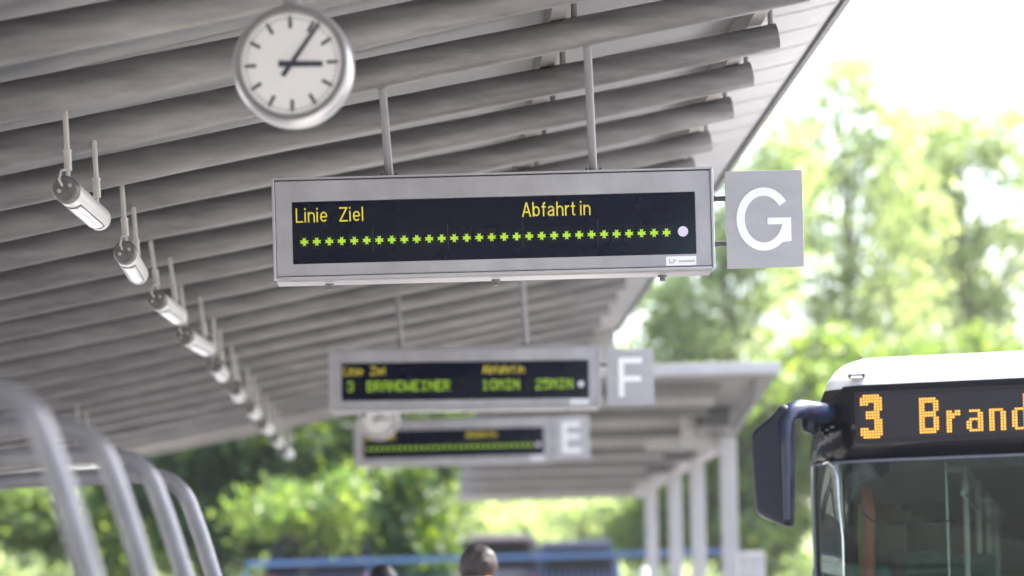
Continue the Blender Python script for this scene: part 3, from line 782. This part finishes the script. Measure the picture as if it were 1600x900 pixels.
# destination display
u0, z1 = fl(1335, 613); u1 = BW-u0; z0 = fl(1335, 694)[1]
MB().box(((u0+u1)/2, -.006, (z0+z1)/2), (u1-u0, .008, z1-z0)).build('led_panel', M['ledpanel'], bus)
b = MB(); k = 0; uu = u0+.03
while uu < u1-.03: b.box((uu, -.0106, (z0+z1)/2), (.004, .0008, z1-z0-.05)); uu += .0135
b.build('panel_lines', M['panel_line'], bus)
BIG3 = ["01111110","11111111","11111111","11100111","00000111","00000111","00111110","00111110","00111110","00000111","00000111","00000111","11100111","11111111","11111111","01111110"]
BB = ["1111110","1111111","1100011","1100011","1100011","1111110","1111110","1100011","1100011","1100011","1100011","1111111","1111110"]
rr_ = ["11011","11111","11100","11000","11000","11000","11000","11000"]
aa_ = ["011110","000011","000011","011111","110011","110011","110011","011111"]
nn_ = ["111110","110011","110011","110011","110011","110011","110011","110011"]
dd_ = ["000011"]*5+["011111"]+["110011"]*6+["011111"]
ust, zst = fl(1345.5, 619.5); pu = fl(1438, 630)[0]
pit = (fl(1345.5, 619.5)[1]-fl(1346.5, 684)[1])/15.
b = MB()
def glyph(g, u, ztop):
    b = MB()
    for r_, row in enumerate(g):
        for c2, bit in enumerate(row):
            if bit == '1':
                n = 10; cx, cz = u+c2*pit, ztop-r_*pit
                b.disc((cx, cz), pit*.39, -.0145, -.0118, n)
    b.build('led_character', M['led'], bus)
glyph(BIG3, ust, zst); ub0 = pu; zB = zst-2*pit+.0
glyph(BB, ub0, zB); x = ub0+pit*9.6
for g, w in ((rr_, 7), (aa_, 8), (nn_, 8), (dd_, 8)):
    glyph(g, x, zB-(13-len(g))*pit); x += w*pit
# mirror
mir = [(1177, 676), (1212, 648), (1224, 632), (1238, 634), (1241, 660), (1240, 760), (1239, 822), (1228, 823), (1184, 806), (1180, 770), (1176, 700)]
for _ in range(2):
    mir = [tuple(a_*(1-t)+c_*t for a_, c_ in zip(mir[i], mir[(i+1) % len(mir)])) for i in range(len(mir)) for t in (.18, .82)]
q = [fl(x, y, -.2) for x, y in mir]
bm_ = MB(); n = len(q); cxm = sum(a for a, _ in q)/n; czm = sum(c for _, c in q)/n
rows = []
for d, s in ((-.315, .80), (-.310, .88), (-.295, .95), (-.265, .99), (-.23, 1), (-.12, 1), (-.10, .95)):
    rows.append([(cxm+(a-cxm)*s, d, czm+(c-czm)*(.5+.5*s)) for a, c in q]+[(cxm+(q[0][0]-cxm)*s, d, czm+(q[0][1]-czm)*(.5+.5*s))])
bm_.grid(rows, True); bm_.add(rows[0][:-1], [tuple(range(n))]); bm_.add(rows[-1][:-1], [tuple(range(n))])
mo = bm_.build('wing_mirror', M['bus_navy'], bus)
b = MB(); T = [(1231, 812), (1229, 700), (1229, 662), (1236, 644), (1250, 638), (1264, 640)]
b2 = [fl(x, y, -.25) for x, y in T]
b.path([(u, -.31, z) for u, z in b2[:3]]+[(b2[3][0], -.27, b2[3][1]), (b2[4][0], -.20, b2[4][1]), (b2[5][0]+.06, .05, b2[5][1])], [.020,.026,.036,.046,.048,.052], 16)
b.build('mirror_arm', M['mirror_arm'], mo)
u, z = fl(1262, 657, -.1); MB().box((u-.0, .03, z), (.07, .26, .12), bev=.03).build('arm_bracket', M['bus_navy'], mo)
u, z = fl(1210, 730, -.1); MB().box((u, -.096, z), (.16, .006, .42), bev=.002).build('mirror_glass', M['chrome'], mo)

# ------------------------------------------------------------------ people
def person(px, top, Y, hgt_scale, hairm, shirt, label, hair_r):
    c = P(px, top, Y); Ht = c.z; s = Ht/1.678
    root = tag(empty('person', (c.x, Y, 0)), label, 'person')
    # body: one skinned surface; facing +Y
    V = []; E = []; Rr = []
    def add(p, r, j=None):
        V.append(Vector(p)*s); Rr.append(r*s)
        if j is not None: E.append((j, len(V)-1))
        return len(V)-1
    pel = add((0,0,.95), .13); wa = add((0,.0,1.08), .125, pel); ch = add((0,.01,1.28), .15, wa); up = add((0,0,1.42), .10, ch)
    nk = add((0,.03,1.475), .057, up); hd0 = add((0,.07,1.52), .062, nk)
    for sx in (-1, 1):
        h = add((sx*.10,0,.90), .095, pel); k = add((sx*.11,.02,.50), .062, h); a = add((sx*.115,-.01,.10), .042, k); t = add((sx*.125,.14,.045), .035, a)
        sh_ = add((sx*.17,0,1.40), .065, up); el = add((sx*.24,-.02,1.12), .045, sh_); wr = add((sx*.25,.05,.88), .028, el); pm = add((sx*.25,.07,.81), .034, wr)
        for q in range(4):
            f1 = add((sx*.25+(q-1.5)*.017, .085, .745-abs(q-1.4)*.004), .009, pm); f2 = add((sx*.25+(q-1.5)*.017, .10, .70+abs(q-1.4)*.006), .0085, f1)
        th = add((sx*.25-sx*.03, .10, .79), .010, pm); add((sx*.25-sx*.035, .12, .755), .009, th)
    me = bpy.data.meshes.new('body'); me.from_pydata(V, E, []); ob = bpy.data.objects.new('body', me); C.objects.link(ob)
    sk = ob.modifiers.new('skin', 'SKIN'); su = ob.modifiers.new('sub', 'SUBSURF'); su.levels = 2; su.render_levels = 2
    for i, r in enumerate(Rr): me.skin_vertices[0].data[i].radius = (r, r*(.72 if i in (1,2) else 1))
    me.skin_vertices[0].data[0].use_root = True
    dg = bpy.context.evaluated_depsgraph_get(); m2 = bpy.data.meshes.new_from_object(ob.evaluated_get(dg)); bpy.data.objects.remove(ob)
    # head added to the same mesh
    bm = bmesh.new(); bm.from_mesh(m2)
    r0 = bmesh.ops.create_icosphere(bm, subdivisions=4, radius=1)
    hc = Vector((0,.075,1.548))*s
    for v in r0['verts']:
        p = v.co.copy(); x, y, z = p.x*.075, p.y*.094, p.z*.115
        if z < 0: x *= 1+z*2.2; y *= 1+z*1.0
        if p.y > .75: y += .018*max(0, 1-abs(p.x)*5)*max(0, 1-abs(p.z+.12)*4)
        if p.y > .6: y -= .008*max(0, 1-abs(abs(p.x)-.35)*5)*max(0, 1-abs(p.z-.08)*6)
        v.co = hc+Vector((x, y, z))*s
    for sx in (-1, 1):
        r1 = bmesh.ops.create_uvsphere(bm, u_segments=10, v_segments=8, radius=1)
        for v in r1['verts']: v.co = hc+Vector((sx*.076+v.co.x*.010, -.005+v.co.y*.018, -.008+v.co.z*.032))*s
    m3 = bpy.data.meshes.new('body'); bm.to_mesh(m3); bm.free(); m3.materials.append(M['skin'])
    for pl in m3.polygons: pl.use_smooth = True
    bo = bpy.data.objects.new('body', m3); C.objects.link(bo); bo.parent = root
    # clothes follow the body, a little larger
    def cloth(nm, cond, off, m):
        bm = bmesh.new(); bm.from_mesh(m2); bm.normal_update()
        dele = [f for f in bm.faces if not cond(f.calc_center_median()/s)]
        for v in bm.verts: v.co += v.normal*off*s
        bmesh.ops.delete(bm, geom=dele, context='FACES')
        mm = bpy.data.meshes.new(nm); bm.to_mesh(mm); bm.free(); mm.materials.append(m)
        for pl in mm.polygons: pl.use_smooth = True
        o = bpy.data.objects.new(nm, mm); C.objects.link(o); o.parent = root
    cloth('shirt', lambda p: p.z > .92 and p.z < 1.462 and not (abs(p.x) > .2 and p.z < 1.12), .014, shirt)
    cloth('trousers', lambda p: p.z <= .99 and p.z > .12 and abs(p.x) < .195, .010, M['jeans'])
    cloth('shoe', lambda p: p.z <= .12, .012, M['shoe'])
    # collar
    b = MB(); b.path([(.062*s*math.cos(t)*1.1, (.014+.066*math.sin(t))*s, (1.462+.01*math.cos(t*2))*s) for t in [2*math.pi*k/20 for k in range(21)]], .012*s, 8, False)
    b.build('collar', shirt, root)
    # hair
    bm = bmesh.new(); bmesh.ops.create_icosphere(bm, subdivisions=5, radius=1)
    kx, ky, kz = hair_r
    import mathutils.noise as N
    for v in bm.verts:
        p = v.co.copy(); nz = N.noise(p*2.3+Vector((px,0,0)))*.05+N.noise(Vector((p.x*6, p.y*6, p.z*2.2+px)))*.03+N.noise(Vector((p.x*16, p.y*16, p.z*5)))*.02
        f = 1+nz
        v.co = hc+Vector((p.x*kx*f, (p.y*ky*f-.012), p.z*kz*f+.018))*s
    de = [f for f in bm.faces if ((f.calc_center_median()-hc)/s).z < (-.045 if (f.calc_center_median()-hc).y < .03*s else .045)]
    bmesh.ops.delete(bm, geom=de, context='FACES')
    mm = bpy.data.meshes.new('hair'); bm.to_mesh(mm); bm.free(); mm.materials.append(hairm)
    for pl in mm.polygons: pl.use_smooth = True
    o = bpy.data.objects.new('hair', mm); C.objects.link(o); o.parent = root
    # loose locks
    b = MB(); rnd = random.Random(px)
    for k in range(0):
        a = rnd.uniform(0, 2*math.pi); e = rnd.uniform(-.5, 1.3)
        d = Vector((math.cos(a)*math.cos(e), math.sin(a)*math.cos(e), math.sin(e)))
        if d.y > .4 and d.z < .4: continue
        q0 = hc+Vector((d.x*kx*.97, d.y*ky*.97-.012, d.z*kz*.97+.018))*s
        tdir = Vector((d.x*.4+rnd.uniform(-.5,.5), d.y*.4+rnd.uniform(-.3,.3), -.6)).normalized()
        b.path([q0, q0+(d*.006+tdir*.016)*s, q0+(d*.007+tdir*.034)*s], [.005*s, .004*s, .001*s], 5)
    if b.v: b.build('loose_locks', hairm, o)
person(747, 850, 15, 1, M['hair_grey'], M['mint'], 'person with tousled grey brown hair and mint shirt, seen from behind', (.104,.112,.112))
person(597, 881, 18, 1, M['hair_black'], M['greycloth'], 'person with smooth black hair, only the top of the head showing', (.100,.112,.112))

# ------------------------------------------------------------------ trees
def leaves(name, m, parent, blobs, n, size, nsub=60, spread=.35, seed=1):
    """blobs: (cx,cy,cz, rx,ry,rz, weight) ; leaves sit in clumps near the blobs' shells"""
    g = np.random.default_rng(seed)
    wts = np.array([q[6] for q in blobs]); wts = wts/wts.sum()
    cen = []
    for q, wt in zip(blobs, wts):
        k = max(3, int(nsub*wt*len(blobs)/len(blobs)))
        d = g.normal(size=(k, 3)); d /= np.linalg.norm(d, axis=1)[:, None]
        r = g.uniform(.25, 1.0, (k, 1))**.6
        cen.append(np.array(q[:3])+d*r*np.array(q[3:6]))
    cen = np.vstack(cen); K = len(cen)
    idx = g.integers(0, K, n); cs = spread*g.uniform(.5, 1.3, K)
    pos = cen[idx]+g.normal(size=(n, 3))*cs[idx][:, None]*np.array([1, 1, .62])
    u = g.normal(size=(n, 3)); u /= np.linalg.norm(u, axis=1)[:, None]
    v = g.normal(size=(n, 3)); v[:, 2] *= .6; v -= (v*u).sum(1)[:, None]*u; v /= np.linalg.norm(v, axis=1)[:, None]
    s = size*g.uniform(.6, 1.3, (n, 1))
    a = pos-u*s; b_ = pos+v*s*.55; c = pos+u*s; d = pos-v*s*.55
    vs = np.stack([a, b_, c, d], 1).reshape(-1, 3).astype(np.float32)
    me = bpy.data.meshes.new(name); me.vertices.add(4*n); me.vertices.foreach_set('co', vs.ravel())
    me.loops.add(4*n); me.loops.foreach_set('vertex_index', np.arange(4*n, dtype=np.int32))
    me.polygons.add(n); me.polygons.foreach_set('loop_start', np.arange(0, 4*n, 4, dtype=np.int32))
    me.update(calc_edges=True); me.materials.append(m)
    o = bpy.data.objects.new(name, me); C.objects.link(o); o.parent = parent
    return o, cen
def tree(name, label, x, y, z0, blobs, m, n, size, trunk_r, lean=(0, 0), nsub=70, spread=.4, seed=1, group='trees behind the bus station', cat='tree'):
    root = tag(empty(name, (x, y, z0)), label, cat, group)
    cr_, cen = leaves('crown', m, root, blobs, n, size, nsub, spread, seed)
    top = max(q[2] for q in blobs); g = random.Random(seed)
    b = MB(); pts = []; rs = []
    k = 7
    for i in range(k+1):
        t = i/k; pts.append((lean[0]*t+.10*math.sin(t*5+seed), lean[1]*t+.08*math.cos(t*4+seed), top*t)); rs.append(trunk_r*(1-.82*t)+.01)
    b.path(pts, rs, 10)
    order = list(range(len(cen))); g.shuffle(order)
    for j in order[:38]:
        c = cen[j]; t = max(.15, min(.9, (c[2]/max(top, .1))*.7)); ii = int(t*k); q = Vector(pts[ii]); e = Vector(c)
        mid = (q+e)/2+Vector((0, 0, .12*(e-q).length))
        b.path([q, mid, e], [rs[ii]*.45, rs[ii]*.28, .008], 6)
    b.build('trunk', M['bark'], root)
    return root
def B(px, py, Y, rx, rz, wt, org, ry=None):   # a blob given by its place and size in photo pixels at depth Y
    c = P(px, py, Y); k = Y/F
    return (c.x-org[0], 0. if ry is None else ry[1], c.z-org[1], rx*k, (rx*k if ry is None else ry[0]), rz*k, wt)
Z = TER
def T(name, label, px, Y, bl, m, n, size, tr, **kw):
    x = P(px, 900, Y).x; z0 = kw.pop('z0', Z)
    blobs = [B(a, b_, Y, rx, rz, wt, (x, z0)) for a, b_, rx, rz, wt in bl]
    return tree(name, label, x, Y, z0, blobs, m, n, size, tr, **kw)
# left, dark trees close behind the canopy's end
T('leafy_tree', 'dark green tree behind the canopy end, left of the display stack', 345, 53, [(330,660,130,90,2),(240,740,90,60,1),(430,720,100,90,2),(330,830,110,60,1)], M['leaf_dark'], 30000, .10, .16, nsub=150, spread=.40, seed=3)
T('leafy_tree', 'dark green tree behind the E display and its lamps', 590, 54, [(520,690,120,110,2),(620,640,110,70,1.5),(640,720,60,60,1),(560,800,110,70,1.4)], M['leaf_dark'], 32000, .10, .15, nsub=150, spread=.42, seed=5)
T('leafy_tree', 'yellow green tree at the far left, seen through the tube arches', 120, 56, [(110,810,110,60,2),(30,800,90,70,1.4),(190,830,70,80,1.2)], M['leaf_mid'], 15000, .10, .12, nsub=110, spread=.40, seed=6)
T('broad_bush', 'bright yellow green bush in front of the dark trees', 480, 47, [(450,800,90,40,1.5),(540,800,80,60,1.2)], M['leaf_mid'], 2600, .085, .05, nsub=60, spread=.25, seed=8, cat='bush')
T('broad_bush', 'green bush hanging down left of the grey haired person', 640, 46, [(640,800,45,70,1),(650,870,50,40,1)], M['leaf_dark'], 6000, .09, .04, nsub=50, spread=.22, seed=9, cat='bush')
# right, tall airy trees
T('airy_tree', 'tallest airy tree above the bus, its top against the white sky', 1330, 66, [(1320,130,60,55,.7),(1380,210,60,60,.7),(1290,240,80,80,1.1),(1390,330,90,90,1.2),(1270,420,100,90,1.4),(1370,480,110,100,1.5),(1300,600,120,90,1.3)], M['leaf_washed'], 8500, .115, .15, nsub=620, spread=.27, seed=11)
T('airy_tree', 'broad airy tree at the right edge above the bus roof', 1520, 70, [(1480,230,80,60,.9),(1580,220,90,70,.8),(1470,360,90,80,1.0),(1560,420,110,90,1.2),(1640,330,90,110,1),(1500,520,100,80,1.2),(1430,300,60,80,.8)], M['leaf_washed'], 8500, .125, .15, nsub=620, spread=.30, seed=12)
T('airy_tree', 'green tree right of the canopy eave, behind the letter G plate', 1150, 62, [(1225,240,55,80,.6),(1200,290,70,70,.7),(1130,380,60,60,.8),(1190,430,80,80,1.0),(1080,480,80,60,1.2),(1140,560,110,80,1.6),(1040,560,80,60,1.2)], M['leaf_washed'], 9000, .115, .14, nsub=560, spread=.27, seed=13)
T('airy_tree', 'slender airy tree filling the gap right of the tallest tree', 1430, 74, [(1440,210,60,60,.7),(1420,330,80,90,1),(1440,460,110,90,1.2),(1240,330,60,80,.7)], M['leaf_washed'], 5500, .13, .13, nsub=420, spread=.30, seed=23)
T('leafy_tree', 'darker green tree between the shelter roof and the bus mirror', 1190, 57, [(1150,640,110,60,1.2),(1210,720,90,80,1.4),(1180,820,100,90,1.6),(1270,640,80,70,1)], M['leaf_mid'], 14000, .11, .13, nsub=260, spread=.28, seed=14)
T('leafy_tree', 'low green tree directly behind the bus roof', 1400, 60, [(1400,600,130,60,1.5),(1520,590,110,60,1.2),(1290,580,80,70,1)], M['leaf_mid'], 9000, .12, .14, nsub=260, spread=.30, seed=15)
T('leafy_tree', 'green tree seen between the shelter columns', 1060, 58, [(1050,810,90,70,1.2),(1120,780,80,90,1)], M['leaf_mid'], 14000, .11, .12, nsub=80, spread=.34, seed=16)
# far sunlit backdrop
T('far_tree', 'pale sunlit tree far behind the blue grey parked cars', 760, 95, [(700,810,60,60,1),(790,840,80,50,1)], M['leaf_washed'], 5000, .20, .2, nsub=90, spread=.8, seed=17)
T('far_tree', 'pale sunlit tree far behind the shelter roof', 930, 98, [(900,820,100,50,1.2),(990,810,80,60,1)], M['leaf_washed'], 6000, .20, .2, nsub=100, spread=.8, seed=18)
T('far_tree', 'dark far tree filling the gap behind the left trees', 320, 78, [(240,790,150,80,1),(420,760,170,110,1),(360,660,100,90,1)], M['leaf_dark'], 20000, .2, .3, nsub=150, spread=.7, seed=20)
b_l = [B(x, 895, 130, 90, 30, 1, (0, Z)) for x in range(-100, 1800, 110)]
o, _ = leaves('far_greenery', M['leaf_washed'], None, b_l, 12000, .34, 260, 1.1, 30); o.location = (0, 130, Z)
tag(o, 'pale far off belt of greenery behind everything', 'greenery', kind='stuff')

# hang the clocks from the roof
for c_, Yc in hang: pass

# ------------------------------------------------------------------ thin volume added to imitate washed-out lens glare
hz = MB().box((0, 75, 14), (130, 190, 31)).build('glare_veil', M['tint'])
hz.data.materials.clear(); hm = bpy.data.materials.new('glare_veil_volume'); hm.use_nodes = True; n = hm.node_tree
n.nodes.remove(n.nodes['Principled BSDF']); v = n.nodes.new('ShaderNodeVolumePrincipled'); v.inputs['Color'].default_value = (.95,.96,1,1)
v.inputs['Density'].default_value = .00035; v.inputs['Anisotropy'].default_value = .3
n.links.new(v.outputs[0], n.nodes['Material Output'].inputs['Volume']); hz.data.materials.append(hm); hz['kind'] = 'stuff'
hz['label'] = 'thin added volume imitating washed-out glare over the whole station'; hz['category'] = 'glare_veil'
S.cycles.volume_bounces = 0
